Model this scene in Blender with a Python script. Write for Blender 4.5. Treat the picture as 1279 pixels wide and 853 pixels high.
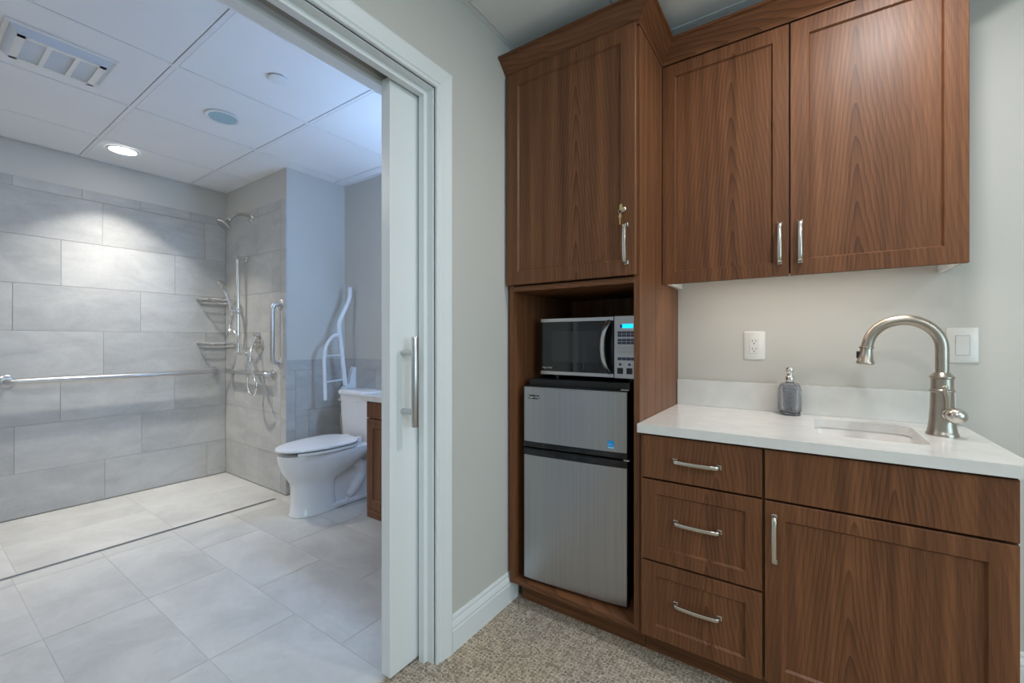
import bpy, bmesh, math, random
from mathutils import Vector, Matrix
random.seed(7)
for o in list(bpy.data.objects): bpy.data.objects.remove(o)
S = bpy.context.scene
COL = S.collection
PI = math.pi

# ------------------------------------------------------------------ camera
FPX, HOR, EYE = 535.6, 426.0, 1.15
YAW = math.atan((1007.7 - 639.5) / FPX)
cam = bpy.data.cameras.new('camera'); cam.sensor_width = 36.0; cam.sensor_fit = 'HORIZONTAL'
cam.lens = 36.0 * FPX / 1279.0; cam.shift_y = -(426.5 - HOR) / 1279.0
cam.clip_start = 0.02
co = bpy.data.objects.new('camera', cam); COL.objects.link(co)
co.location = (0, 0, EYE); co.rotation_euler = (PI / 2, 0, YAW)
S.camera = co

# ------------------------------------------------------------------ world, daylight, exposure
w = bpy.data.worlds.new('world'); S.world = w; w.use_nodes = True
bgn = w.node_tree.nodes['Background']
bgn.inputs[0].default_value = (0.55, 0.75, 1.0, 1); bgn.inputs[1].default_value = 1.0
vs = S.view_settings
vs.view_transform = 'Standard'; vs.look = 'None'; vs.gamma = 1.0; vs.use_curve_mapping = False
vs.exposure = 0.16

def area(name, loc, rot, sx, sy, power, col):
    l = bpy.data.lights.new(name, 'AREA'); l.shape = 'RECTANGLE'; l.size = sx; l.size_y = sy
    l.energy = power; l.color = col
    o = bpy.data.objects.new(name, l); COL.objects.link(o); o.location = loc; o.rotation_euler = rot
    return o
# daylight entering by the big window of the side wall (window_1)
area('window_daylight', (3.36, -0.75, 1.5), (0, PI / 2, 0), 1.5, 2.6, 40, (0.64, 0.92, 1.0))

# ------------------------------------------------------------------ materials
MATS = {}
class G:
    def __init__(s, name):
        s.m = bpy.data.materials.new(name); s.m.use_nodes = True
        s.t = s.m.node_tree; s.t.nodes.clear()
        s.out = s.n('ShaderNodeOutputMaterial'); s.b = s.n('ShaderNodeBsdfPrincipled')
        s.l(s.b.outputs[0], s.out.inputs[0]); MATS[name] = s.m
    def n(s, t, **kw):
        x = s.t.nodes.new(t)
        for k, v in kw.items(): setattr(x, k, v)
        return x
    def l(s, a, b): s.t.links.new(a, b)
    def put(s, sock, v):
        if hasattr(v, 'is_output'): s.l(v, sock)
        else: sock.default_value = v
    def math(s, op, a, b=None, c=None):
        x = s.n('ShaderNodeMath', operation=op)
        for i, v in enumerate((a, b, c)):
            if v is not None: s.put(x.inputs[i], v)
        return x.outputs[0]
    def mix(s, f, a, b, mode='MIX'):
        x = s.n('ShaderNodeMix', data_type='RGBA', blend_type=mode)
        s.put(x.inputs[0], f); s.put(x.inputs[6], a); s.put(x.inputs[7], b)
        return x.outputs[2]
    def noise(s, vec, scale, detail=3, rough=.5, dist=0):
        x = s.n('ShaderNodeTexNoise'); x.inputs['Scale'].default_value = scale
        x.inputs['Detail'].default_value = detail; x.inputs['Roughness'].default_value = rough
        x.inputs['Distortion'].default_value = dist
        if vec is not None: s.l(vec, x.inputs['Vector'])
        return x.outputs[0]
    def ramp(s, f, stops):
        x = s.n('ShaderNodeValToRGB'); e = x.color_ramp.elements
        e[0].position, e[0].color = stops[0][0], (*stops[0][1], 1)
        e[1].position, e[1].color = stops[-1][0], (*stops[-1][1], 1)
        for p, c in stops[1:-1]:
            k = e.new(p); k.color = (*c, 1)
        s.l(f, x.inputs[0]); return x.outputs[0]
    def coord(s, scale=(1, 1, 1), rnd=False):
        tc = s.n('ShaderNodeTexCoord'); mp = s.n('ShaderNodeMapping')
        s.l(tc.outputs['Object'], mp.inputs[0]); mp.inputs['Scale'].default_value = scale
        if rnd:
            oi = s.n('ShaderNodeObjectInfo')
            cx = s.n('ShaderNodeCombineXYZ')
            for i, k in enumerate((37.0, 91.0, 53.0)): s.l(s.math('MULTIPLY', oi.outputs['Random'], k), cx.inputs[i])
            s.l(cx.outputs[0], mp.inputs['Location'])
        return mp.outputs[0]
    def bump(s, h, strength, dist=.002):
        x = s.n('ShaderNodeBump'); x.inputs['Strength'].default_value = strength
        x.inputs['Distance'].default_value = dist
        s.l(h, x.inputs['Height']); s.l(x.outputs[0], s.b.inputs['Normal'])
    def set(s, **kw):
        names = dict(col='Base Color', rough='Roughness', metal='Metallic', spec='Specular IOR Level', trans='Transmission Weight', ior='IOR', coat='Coat Weight', emit='Emission Color', es='Emission Strength')
        for k, v in kw.items():
            sock = s.b.inputs[names[k]]
            if isinstance(v, tuple) and len(v) == 3: v = (*v, 1)
            s.put(sock, v)
        return s

def plain(name, col, rough=.5, metal=0, vary=.06, scale=6, bump=0, **kw):
    g = G(name); v = g.coord(rnd=True)
    f = g.noise(v, scale, 4)
    lo = tuple(c * (1 - vary) for c in col); hi = tuple(min(1, c * (1 + vary)) for c in col)
    g.set(col=g.ramp(f, [(.3, lo), (.7, hi)]), rough=rough, metal=metal, **kw)
    if bump: g.bump(g.noise(v, 350, 2), bump, .001)
    return g

def wood(name, horiz=False):
    g = G(name)
    tc = g.n('ShaderNodeTexCoord'); sp = g.n('ShaderNodeSeparateXYZ'); g.l(tc.outputs['Object'], sp.inputs[0])
    oi = g.n('ShaderNodeObjectInfo'); rnd = oi.outputs['Random']
    ac = g.math('ADD', sp.outputs[0], sp.outputs[1]); al = sp.outputs[2]
    if horiz: ac, al = al, ac
    r2 = g.math('FRACT', g.math('MULTIPLY', rnd, 17.3)); r3 = g.math('FRACT', g.math('MULTIPLY', rnd, 71.7))
    al = g.math('ADD', al, g.math('MULTIPLY', rnd, 9.0))
    # board cut from a trunk whose axis leans a little to the face: rings open into cathedrals
    cv = g.n('ShaderNodeCombineXYZ'); g.l(g.math('MULTIPLY', ac, 5.0), cv.inputs[0]); g.l(g.math('MULTIPLY', al, 1.6), cv.inputs[1]); g.l(g.math('MULTIPLY', rnd, 50.0), cv.inputs[2])
    wob = g.math('SUBTRACT', g.noise(cv.outputs[0], 1.0, 3, .5), .5)
    cv2 = g.n('ShaderNodeCombineXYZ'); g.l(g.math('MULTIPLY', ac, 60.0), cv2.inputs[0]); g.l(g.math('MULTIPLY', al, 5.0), cv2.inputs[1]); g.l(g.math('MULTIPLY', rnd, 50.0), cv2.inputs[2])
    wob2 = g.math('SUBTRACT', g.noise(cv2.outputs[0], 1.0, 2, .5), .5)
    u = g.math('ADD', ac, g.math('MULTIPLY', g.math('SUBTRACT', r2, .5), .12))
    u = g.math('ADD', u, g.math('MULTIPLY', wob, .05))
    rr = g.math('SQRT', g.math('ADD', g.math('MULTIPLY', u, u), .00022))
    rr = g.math('ADD', g.math('MULTIPLY', g.math('POWER', rr, .8), .62), g.math('MULTIPLY', al, .085))
    rr = g.math('ADD', rr, g.math('ADD', g.math('MULTIPLY', wob2, .0035), g.math('MULTIPLY', wob, .03)))
    ring = g.math('FRACT', g.math('MULTIPLY', rr, 96.0))
    ring = g.math('POWER', ring, 2.2)
    cv3 = g.n('ShaderNodeCombineXYZ'); g.l(g.math('MULTIPLY', ac, 420.0), cv3.inputs[0]); g.l(g.math('MULTIPLY', al, 7.0), cv3.inputs[1]); g.l(g.math('MULTIPLY', rnd, 50.0), cv3.inputs[2])
    fib = g.noise(cv3.outputs[0], 1.0, 3, .6)
    cv4 = g.n('ShaderNodeCombineXYZ'); g.l(g.math('MULTIPLY', ac, 34.0), cv4.inputs[0]); g.l(g.math('MULTIPLY', al, .9), cv4.inputs[1]); g.l(g.math('MULTIPLY', rnd, 50.0), cv4.inputs[2])
    band = g.noise(cv4.outputs[0], 1.0, 2, .5)
    fade = g.math('SUBTRACT', 1.0, g.math('MULTIPLY', g.math('MINIMUM', g.math('MULTIPLY', g.math('ABSOLUTE', u), 6.0), 1.0), .62))
    ring = g.math('MULTIPLY', ring, fade)
    t = g.math('ADD', g.math('MULTIPLY', ring, .24), g.math('ADD', g.math('MULTIPLY', fib, .42), g.math('MULTIPLY', band, .56)))
    col = g.ramp(t, [(.30, (.250, .104, .045)), (.55, (.148, .058, .0245)), (.80, (.076, .029, .012))])
    g.set(col=col, rough=g.math('ADD', g.math('MULTIPLY', fib, .12), .38), spec=.32)
    g.bump(fib, .03, .0004)
    return g
wood('walnut'); wood('walnut_h', True)

plain('paint', (.60, .585, .55), .6, vary=.015, scale=2, bump=.05)
plain('white_paint', (.80, .83, .84), .35, vary=.01)
plain('ceiling_metal', (.82, .83, .85), .4, vary=.01)
g = plain('ceiling_tile', (.86, .865, .875), .85, vary=.015, scale=3)
g.bump(g.noise(g.coord(rnd=True), 140, 4, .7), .35, .002)
plain('grout', (.36, .355, .345), .85); plain('floor_grout', (.60, .59, .565), .85)
def tilemat(name, a, b, rough):
    g = G(name); v = g.coord(rnd=True)
    st = g.coord((1.0, 1.0, 2.2), rnd=True)
    n1 = g.noise(st, 3.2, 6, .62, .6); n2 = g.noise(v, 40, 3, .6)
    oi = g.n('ShaderNodeObjectInfo')
    f = g.math('ADD', g.math('MULTIPLY', n1, .7), g.math('ADD', g.math('MULTIPLY', n2, .14), g.math('ADD', g.math('MULTIPLY', oi.outputs['Random'], .12), .04)))
    g.set(col=g.ramp(f, [(.36, a), (.68, b)]), rough=rough)
    g.bump(n2, .05, .001)
tilemat('wall_tile', (.40, .40, .395), (.56, .555, .54), .42)
tilemat('floor_tile', (.50, .49, .465), (.68, .665, .635), .40)
# carpet: pale yarn wandering round darker tufts
g = G('carpet'); v = g.coord((1, 1, 1))
ds = g.n('ShaderNodeTexNoise'); ds.inputs['Scale'].default_value = 45; ds.inputs['Detail'].default_value = 2; g.l(v, ds.inputs['Vector'])
mv = g.n('ShaderNodeVectorMath', operation='MULTIPLY_ADD'); g.l(ds.outputs[1], mv.inputs[0]); mv.inputs[1].default_value = (.016, .016, 0); g.l(v, mv.inputs[2])
vo = g.n('ShaderNodeTexVoronoi', feature='DISTANCE_TO_EDGE'); vo.inputs['Scale'].default_value = 74; vo.inputs['Randomness'].default_value = .55; g.l(mv.outputs[0], vo.inputs['Vector'])
vc = g.n('ShaderNodeTexVoronoi', feature='F1'); vc.inputs['Scale'].default_value = 74; vc.inputs['Randomness'].default_value = .55; g.l(mv.outputs[0], vc.inputs['Vector'])
sepc = g.n('ShaderNodeSeparateXYZ'); g.l(vc.outputs['Color'], sepc.inputs[0])
cell = g.ramp(sepc.outputs[0], [(.1, (.36, .295, .23)), (.6, (.46, .38, .30)), (.95, (.60, .51, .41))])
ed = g.ramp(vo.outputs['Distance'], [(.03, (1, 1, 1)), (.17, (0, 0, 0))])
brk = g.ramp(g.noise(v, 75, 2), [(.40, (.15, .15, .15)), (.55, (1, 1, 1))])
col = g.mix(g.mix(1.0, ed, brk, 'MULTIPLY'), cell, (.92, .81, .665, 1))
fine = g.noise(v, 420, 2)
col = g.mix(.38, col, g.ramp(fine, [(.25, (.35, .35, .35)), (.75, (1, 1, 1))]), 'MULTIPLY')
big = g.ramp(g.noise(v, 3, 2), [(.35, (.88, .89, .92)), (.65, (1, .97, .92))])
g.set(col=g.mix(1.0, col, big, 'MULTIPLY'), rough=.95, spec=.1)
g.bump(g.math('ADD', ed, fine), .5, .003)

plain('nickel', (.66, .63, .58), .26, 1, vary=.04, scale=20)
plain('bronze_nickel', (.46, .41, .355), .33, 1, vary=.05, scale=30)
plain('chrome', (.80, .79, .77), .12, 1, vary=.02)
plain('satin_steel', (.60, .60, .61), .30, 1, vary=.03)
plain('dark_steel', (.30, .31, .33), .32, 1, vary=.03)
plain('brass', (.78, .60, .28), .3, 1)
g = G('brushed_steel'); vv = g.coord((300, 300, 2), rnd=True); f = g.noise(vv, 1, 2)
g.set(col=g.ramp(f, [(.3, (.40, .41, .43)), (.7, (.47, .48, .50))]), metal=.92, rough=.34)
g.bump(f, .03, .0005)
plain('black_plastic', (.012, .012, .013), .32, vary=.1)
plain('black_gloss', (.010, .011, .013), .08, vary=.05)
g = G('dark_glass'); g.set(col=(.006, .007, .009), rough=.04, spec=.7)
g = G('mesh_glass'); g.set(col=(.014, .016, .020), rough=.10, spec=.8)
plain('quartz', (.74, .735, .715), .16, vary=.05, scale=14)
plain('porcelain', (.80, .81, .83), .10, vary=.01, spec=.6)
plain('sink_ceramic', (.82, .80, .78), .18, vary=.01)
plain('white_plastic', (.80, .795, .77), .3, vary=.01)
plain('white_enamel', (.80, .83, .87), .25, vary=.01)
plain('melamine', (.84, .84, .83), .4, vary=.01)
plain('silver_panel', (.60, .62, .66), .35, .25, vary=.02)
plain('navy_key', (.06, .07, .13), .4)
plain('pale_key', (.52, .54, .60), .4)
plain('vent_grey', (.60, .65, .72), .6)
plain('sticker_blue', (.005, .38, .95), .4)
plain('sticker_white', (.55, .80, .95), .4)
plain('badge_silver', (.75, .76, .78), .3, .6)
g = G('display_blue'); g.set(col=(0, .05, .2), emit=(.0, .42, 1.0), es=2.2, rough=.3)
g = G('display_dark'); g.set(col=(.01, .01, .08), emit=(.0, .01, .25), es=.5, rough=.3)
g = G('lamp_lens'); g.set(col=(.9, .9, .9), emit=(1, .95, .86), es=14, rough=.5)
g = G('globe_lens'); g.set(col=(.8, .85, .9), emit=(.5, .7, 1.0), es=3, rough=.4)
g = G('fill_strip_lens'); g.set(col=(.9, .9, .9), emit=(1, .9, .78), es=4, rough=.5)
g = G('lamp_off'); g.set(col=(.42, .60, .68), rough=.15, spec=.8)
g = G('smoke_glass'); g.set(col=(.66, .68, .72), rough=.03, trans=.95, ior=1.45)
g = G('window_glass'); g.set(col=(.9, .95, 1), rough=.02, trans=1.0, ior=1.1)

# ------------------------------------------------------------------ mesh helpers (world metres)
WORLD = {}
def empty(name, loc, label=None, cat=None, group=None):
    o = bpy.data.objects.new(name, None); COL.objects.link(o); o.location = loc
    o.empty_display_size = .05; WORLD[o] = Vector(loc)
    if label: tag(o, label, cat, group)
    return o
def tag(o, label, cat=None, group=None, kind=None):
    o['label'] = label
    if cat: o['category'] = cat
    if group: o['group'] = group
    if kind: o['kind'] = kind
    return o
def obj(name, bm, mat, parent=None, smooth=False, label=None):
    bmesh.ops.recalc_face_normals(bm, faces=bm.faces)
    xs = [v.co.x for v in bm.verts]; ys = [v.co.y for v in bm.verts]; zs = [v.co.z for v in bm.verts]
    org = Vector(((min(xs) + max(xs)) / 2, (min(ys) + max(ys)) / 2, min(zs)))
    bmesh.ops.translate(bm, verts=bm.verts, vec=-org)
    me = bpy.data.meshes.new(name); bm.to_mesh(me); bm.free()
    me.materials.append(MATS[mat])
    if smooth:
        for p in me.polygons: p.use_smooth = True
        if smooth != 'all':
            me.set_sharp_from_angle(angle=math.radians(40))
    o = bpy.data.objects.new(name, me); COL.objects.link(o); WORLD[o] = org
    if parent:
        o.parent = parent; o.location = org - WORLD[parent]
    else: o.location = org
    if label: o['label'] = label
    return o
def share(src, name, org, parent):
    o = bpy.data.objects.new(name, src.data); COL.objects.link(o); WORLD[o] = Vector(org)
    o.parent = parent; o.location = Vector(org) - WORLD[parent]
    return o
def B(): return bmesh.new()
def box(bm, x0, x1, y0, y1, z0, z1, bev=0, seg=1):
    r = bmesh.ops.create_cube(bm, size=1)
    vs_ = r['verts']
    for v in vs_:
        v.co = Vector((x0 if v.co.x < 0 else x1, y0 if v.co.y < 0 else y1, z0 if v.co.z < 0 else z1))
    if bev:
        es = list({e for v in vs_ for e in v.link_edges})
        bmesh.ops.bevel(bm, geom=es, offset=bev, segments=seg, affect='EDGES', profile=.5)
    return bm
def bx(*a, **k): return box(B(), *a, **k)
def ring_faces(bm, rings, closed=True, cap=True):
    for a, b in zip(rings, rings[1:]):
        n = len(a)
        for i in range(n if closed else n - 1):
            bm.faces.new((a[i], a[(i + 1) % n], b[(i + 1) % n], b[i]))
    if cap:
        bm.faces.new(list(reversed(rings[0]))); bm.faces.new(rings[-1])
def catmull(pts, n=8):
    P = [Vector(p) for p in pts]; out = []
    P = [P[0] * 2 - P[1]] + P + [P[-1] * 2 - P[-2]]
    for i in range(1, len(P) - 2):
        a, b, c, d = P[i - 1:i + 3]
        for k in range(n):
            t = k / n
            out.append(.5 * ((2 * b) + (c - a) * t + (2 * a - 5 * b + 4 * c - d) * t * t + (3 * b - a - 3 * c + d) * t ** 3))
    out.append(P[-2]); return out
def tube(bm, pts, r, seg=12, section=None, up=None):
    P = [Vector(p) for p in pts]; rings = []; nrm = None
    for i, p in enumerate(P):
        t = (P[min(i + 1, len(P) - 1)] - P[max(i - 1, 0)]).normalized()
        if nrm is None:
            ref = Vector(up) if up else (Vector((0, 0, 1)) if abs(t.z) < .9 else Vector((1, 0, 0)))
            nrm = (ref - t * ref.dot(t)).normalized()
        else: nrm = (nrm - t * nrm.dot(t)).normalized()
        bn = t.cross(nrm)
        rr = r[i] if isinstance(r, (list, tuple)) else r
        if section: q = [(a * rr, b * rr) for a, b in section]
        else: q = [(math.cos(2 * PI * k / seg) * rr, math.sin(2 * PI * k / seg) * rr) for k in range(seg)]
        rings.append([bm.verts.new(p + nrm * a + bn * b) for a, b in q])
    ring_faces(bm, rings); return bm
def lathe(bm, prof, c, axis=(0, 0, 1), seg=32, sx=1, sy=1, cap=True):
    ax = Vector(axis).normalized(); ref = Vector((1, 0, 0)) if abs(ax.x) < .9 else Vector((0, 1, 0))
    u = (ref - ax * ref.dot(ax)).normalized(); v = ax.cross(u); c = Vector(c); rings = []
    for r, h in prof:
        rings.append([bm.verts.new(c + ax * h + u * (r * sx * math.cos(2 * PI * k / seg)) + v * (r * sy * math.sin(2 * PI * k / seg))) for k in range(seg)])
    ring_faces(bm, rings, cap=cap); return bm
def prism(bm, poly, axis, a, b):
    mk = {'x': lambda p, t: (t, p[0], p[1]), 'y': lambda p, t: (p[0], t, p[1]), 'z': lambda p, t: (p[0], p[1], t)}[axis]
    ring_faces(bm, [[bm.verts.new(mk(p, t)) for p in poly] for t in (a, b)]); return bm
def rrect(x0, x1, y0, y1, r, n=6):
    out = []
    for cx, cy, a0 in ((x1 - r, y1 - r, 0), (x0 + r, y1 - r, 90), (x0 + r, y0 + r, 180), (x1 - r, y0 + r, 270)):
        for k in range(n + 1):
            a = math.radians(a0 + 90 * k / n); out.append((cx + r * math.cos(a), cy + r * math.sin(a)))
    return out
def text_obj(name, body, size, mat, parent, loc, rot, extrude=.0004, shear=0):
    cu = bpy.data.curves.new(name, 'FONT'); cu.body = body; cu.size = size; cu.extrude = extrude; cu.align_x = 'CENTER'; cu.align_y = 'CENTER'; cu.shear = shear
    t = bpy.data.objects.new(name + '_curve', cu); COL.objects.link(t)
    me = bpy.data.meshes.new_from_object(t.evaluated_get(bpy.context.evaluated_depsgraph_get()))
    bpy.data.objects.remove(t); bpy.data.curves.remove(cu)
    me.materials.clear(); me.materials.append(MATS[mat])
    o = bpy.data.objects.new(name, me); COL.objects.link(o); WORLD[o] = Vector(loc)
    o.parent = parent; o.location = Vector(loc) - WORLD[parent]; o.rotation_euler = rot
    return o
def struct(name, bm, mat, label, cat, parent=None):
    o = obj(name, bm, mat, parent); tag(o, label, cat, kind='structure'); return o

# ------------------------------------------------------------------ layout constants
YB = 2.11          # cabinet wall
XD = -1.09         # room face of the pocket-door wall
XT = -4.21         # tiled shower wall
YS = 1.68          # shower head wall
XR = -3.20         # return wall beside toilet
YT = 2.17          # wall behind toilet
ZC = 2.45          # ceiling
RX, RY = 3.42, -2.8   # far sides of the room
BY = -0.9          # bathroom's near side

# ------------------------------------------------------------------ floors
fl = struct('floor', bx(-1.185, RX + .1, RY - .1, YB + .14, -.10, 0), 'carpet', 'brown and beige patterned loop carpet on the kitchenette floor', 'carpet')
fb = struct('floor_bathroom', bx(XT - .12, -1.185, BY - .12, YT + .12, -.10, -.0035), 'floor_grout', 'pale grey stone-look tile floor of the bathroom', 'floor')
FX, FY, GJ = .65, .318, .003
proto = {}
def tile_at(parent, x0, x1, y0, y1, z0, z1, mat, bev=.0006):
    key = (round(x1 - x0, 4), round(y1 - y0, 4), round(z1 - z0, 4), mat)
    org = ((x0 + x1) / 2, (y0 + y1) / 2, z0)
    if key in proto: return share(proto[key], 'tile', org, parent)
    o = obj('tile', bx(x0, x1, y0, y1, z0, z1, bev=bev), mat, parent); proto[key] = o; return o
yl = [0.338 + FY * k for k in range(-4, 6)]
for k, y0 in enumerate(yl):
    y1 = y0 + FY; ph = [-1.78, -1.78, -2.11][(k - 4) % 3] if k >= 4 else -1.78 - .217 * (k % 3)
    xs = [ph + FX * j for j in range(-4, 3)]
    for x0 in xs:
        x1 = x0 + FX
        a, b = max(x0, -3.186), min(x1, -1.187)
        c, d = max(y0, BY + .002), min(y1, YT - .002)
        if b - a < .03 or d - c < .02: continue
        tile_at(fb, a + GJ / 2, b - GJ / 2, c + GJ / 2, d - GJ / 2, -.0035, -.0018, 'floor_tile')
# shower floor: tile field behind the slot drain
for k, (c, d) in enumerate(((BY, -.28), (-.28, .36), (.36, 1.0), (1.0, YS - .002))):
    for a, b in ((-4.205, -3.70), (-3.70, -3.214)):
        tile_at(fb, a + .0004, b - .0004, c + .0004, d - .0004, -.0035, -.0018, 'floor_tile')
tile_at(fb, -3.213, -3.187, 1.605, YS - .002, -.0035, -.0018, 'floor_tile')
dr = empty('linear_drain', (-3.2, .4, -.003), 'long narrow stainless slot drain across the shower entry floor', 'drain')
bm = B(); box(bm, -3.2135, -3.2085, BY, 1.603, -.003, -.0008); box(bm, -3.1915, -3.1865, BY, 1.603, -.003, -.0008); obj('frame', bm, 'satin_steel', dr)
obj('grate', bx(-3.2085, -3.1915, BY, 1.603, -.0034, -.0028), 'dark_steel', dr)

# ------------------------------------------------------------------ walls
struct('wall_back', bx(XD - .02, RX + .1, YB, YB + .13, 0, ZC + .02), 'paint', 'greige painted wall behind the wooden kitchenette cabinets', 'wall')
struct('wall_front', bx(XD - .16, RX + .1, RY - .12, RY, 0, ZC + .02), 'paint', 'greige painted wall behind the viewpoint', 'wall')
bm = B(); wy0, wy1, wz0, wz1 = -2.05, .55, .75, 2.25
box(bm, RX, RX + .12, RY, wy0, 0, ZC + .02); box(bm, RX, RX + .12, wy1, YB, 0, ZC + .02)
box(bm, RX, RX + .12, wy0, wy1, 0, wz0); box(bm, RX, RX + .12, wy0, wy1, wz1, ZC + .02)
struct('wall_right', bm, 'paint', 'greige painted wall with the large daylight window', 'wall')
wn = empty('window_1', (RX + .05, -.75, wz0), 'large white-framed window in the side wall', 'window'); wn['kind'] = 'structure'
bm = B()
for a, b, c, d in ((wy0, wy1, wz0, wz0 + .06), (wy0, wy1, wz1 - .06, wz1), (wy0, wy0 + .06, wz0, wz1), (wy1 - .06, wy1, wz0, wz1)): box(bm, RX + .02, RX + .09, a, b, c, d)
obj('window_frame', bm, 'white_paint', wn)
obj('mullion', bx(RX + .02, RX + .09, -.79, -.71, wz0 + .06, wz1 - .06), 'white_paint', wn)
for a, b in ((wy0 + .06, -.79), (-.71, wy1 - .06)): obj('pane', bx(RX + .05, RX + .056, a, b, wz0 + .06, wz1 - .06), 'window_glass', wn)

# pocket-door partition: two skins with a slot between them
Y0, Y1 = .05, 1.081     # clear opening
bm = B()
box(bm, -1.15, XD, Y1 + .03, YT, 0, ZC); box(bm, -1.25, -1.21, Y1 + .03, YT, 0, ZC)
box(bm, -1.15, XD, Y0 - .03, Y1 + .03, 2.06, ZC); box(bm, -1.25, -1.21, Y0 - .03, Y1 + .03, 2.06, ZC)
box(bm, -1.21, -1.15, Y0 - .03, YT, 2.13, ZC)
box(bm, -1.25, XD, RY, Y0 - .03, 0, ZC)
box(bm, -1.21, -1.15, 2.05, YT, 0, 2.13)
wp = struct('wall_partition', bm, 'paint', 'greige painted wall beside the tall cabinet holding the pocket door', 'wall')

# casing and jambs
def frame_sweep(bm, prof, y0, y1, zt):
    rows = [[bm.verts.new((x, y1 + d, 0)), bm.verts.new((x, y1 + d, zt + d)), bm.verts.new((x, y0 - d, zt + d)), bm.verts.new((x, y0 - d, 0))] for d, x in prof]
    n = len(rows)
    for i in range(n):
        a, b = rows[i], rows[(i + 1) % n]
        for k in range(3): bm.faces.new((a[k], a[k + 1], b[k + 1], b[k]))
    bm.faces.new([r[0] for r in rows]); bm.faces.new([r[3] for r in rows])
    return bm
tr = empty('trim_1', (XD, .56, 0), 'white moulded casing and jambs around the bathroom doorway', 'door frame'); tr['kind'] = 'structure'
obj('jamb', frame_sweep(B(), [(0, -1.15), (0, -1.124), (.03, -1.124), (.03, -1.15)], Y0, Y1, 2.03), 'white_paint', tr)
obj('jamb', frame_sweep(B(), [(0, -1.254), (0, -1.21), (.03, -1.21), (.03, -1.254)], Y0, Y1, 2.03), 'white_paint', tr)
obj('door_stop', frame_sweep(B(), [(.0175, -1.124), (.0175, -1.097), (.019, -1.095), (.03, -1.095), (.03, -1.124)], Y0, Y1, 2.03), 'white_paint', tr)
obj('casing', frame_sweep(B(), [(.022, -1.095), (.022, -1.081), (.024, -1.079), (.030, -1.079), (.032, -1.0835), (.036, -1.0835), (.040, -1.0785), (.060, -1.0765), (.085, -1.0725), (.092, -1.0725), (.095, -1.0745), (.095, -1.0905), (.022, -1.0905)], Y0, Y1, 2.03), 'white_paint', tr)

# pocket door
d1 = empty('door_1', (-1.1825, 1.44, .006), 'white pocket door slid mostly open with a steel bar pull', 'door'); d1['kind'] = 'structure'
obj('door_slab', bx(-1.205, -1.16, .96, 1.95, .008, 2.046, bev=.0015), 'white_paint', d1)
hd = obj('pull_handle', lathe(B(), [(.0118, .858), (.0128, .860), (.0128, 1.162), (.0118, 1.164)], (-1.098, 1.015, 0), seg=24), 'satin_steel', d1, True, 'brushed steel bar pull')
for z in (.907, 1.110):
    obj('handle_post', lathe(B(), [(.0105, 0), (.0105, .056)], (-1.16, 1.015, z), (1, 0, 0), 20), 'satin_steel', hd, True)

# bathroom walls
bm = bx(XT - .12, XT - .0085, BY - .1, YT + .1, 0, ZC + .02)
wl = struct('wall_left', bm, 'paint', 'far shower wall of large grey tiles under a painted strip', 'wall')
bm = B(); box(bm, XT - .0085, XR - .0085, YS + .0085, YT + .1, 0, ZC + .02)
wsh = struct('wall_shower', bm, 'paint', 'tiled wing wall carrying the shower head and fittings', 'wall')
wt = struct('wall_toilet', bx(XR - .0085, -1.21, YT + .0085, YT + .12, 0, ZC + .02), 'paint', 'painted wall with grey tile wainscot behind the toilet', 'wall')
struct('wall_bathroom_near', bx(XT - .1, -1.25, BY - .12, BY, 0, ZC + .02), 'paint', 'painted near wall of the bathroom beside the doorway', 'wall')
# grout beds just behind the tile faces
obj('grout_bed', bx(XT - .0085, XT - .003, BY, YS + .0085, 0, 2.222), 'grout', wl)
obj('grout_bed', bx(XT - .003, XR - .003, YS + .003, YS + .0085, 0, 2.222), 'grout', wsh)
obj('grout_bed', bx(XR - .0085, XR - .003, YS + .003, YT + .0085, 0, 1.005), 'grout', wsh)
obj('grout_bed', bx(XR - .003, -1.25, YT + .003, YT + .0085, 0, 1.005), 'grout', wt)
J = .0022
def wtile(parent, plane, u0, u1, z0, z1):
    u0 += J / 2; u1 -= J / 2; z0 += J / 2; z1 -= J / 2
    if plane == 'L': return tile_at(parent, XT - .007, XT, u0, u1, z0, z1, 'wall_tile')
    if plane == 'S': return tile_at(parent, u0, u1, YS, YS + .007, z0, z1, 'wall_tile')
    if plane == 'R': return tile_at(parent, XR - .007, XR, u0, u1, z0, z1, 'wall_tile')
    if plane == 'T': return tile_at(parent, u0, u1, YT, YT + .007, z0, z1, 'wall_tile')
rows = [(.002, .289), (.289, .598), (.598, .908), (.908, 1.219), (1.219, 1.529), (1.529, 1.844), (1.844, 2.151)]
ph = [.893, 1.103, 1.311, .885, 1.096, 1.313, .880]
def run(parent, plane, lo, hi, off, step, z0, z1):
    js = [off + step * k for k in range(-12, 13)]
    cuts = [lo] + [j for j in js if lo + .03 < j < hi - .03] + [hi]
    for a, b in zip(cuts, cuts[1:]): wtile(parent, plane, a, b, z0, z1)
for (z0, z1), p in zip(rows, ph): run(wl, 'L', BY, YS, p, .643, z0, z1)
run(wl, 'L', BY, YS, .452, .3225, 2.151, 2.222)
phs = [-3.62, -3.83, -3.40, -3.62, -3.83, -3.40, -3.62]
for (z0, z1), p in zip(rows, phs): run(wsh, 'S', XT + .001, XR - .078, p, .643, z0, z1)
run(wsh, 'S', XT + .001, XR - .078, -3.62, .3225, 2.151, 2.222)
run_z = [.002, .25, .565, .885, 1.2, 1.52, 1.84, 2.222]
for a, b in zip(run_z, run_z[1:]): wtile(wsh, 'S', XR - .078, XR - .001, a, b)
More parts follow.
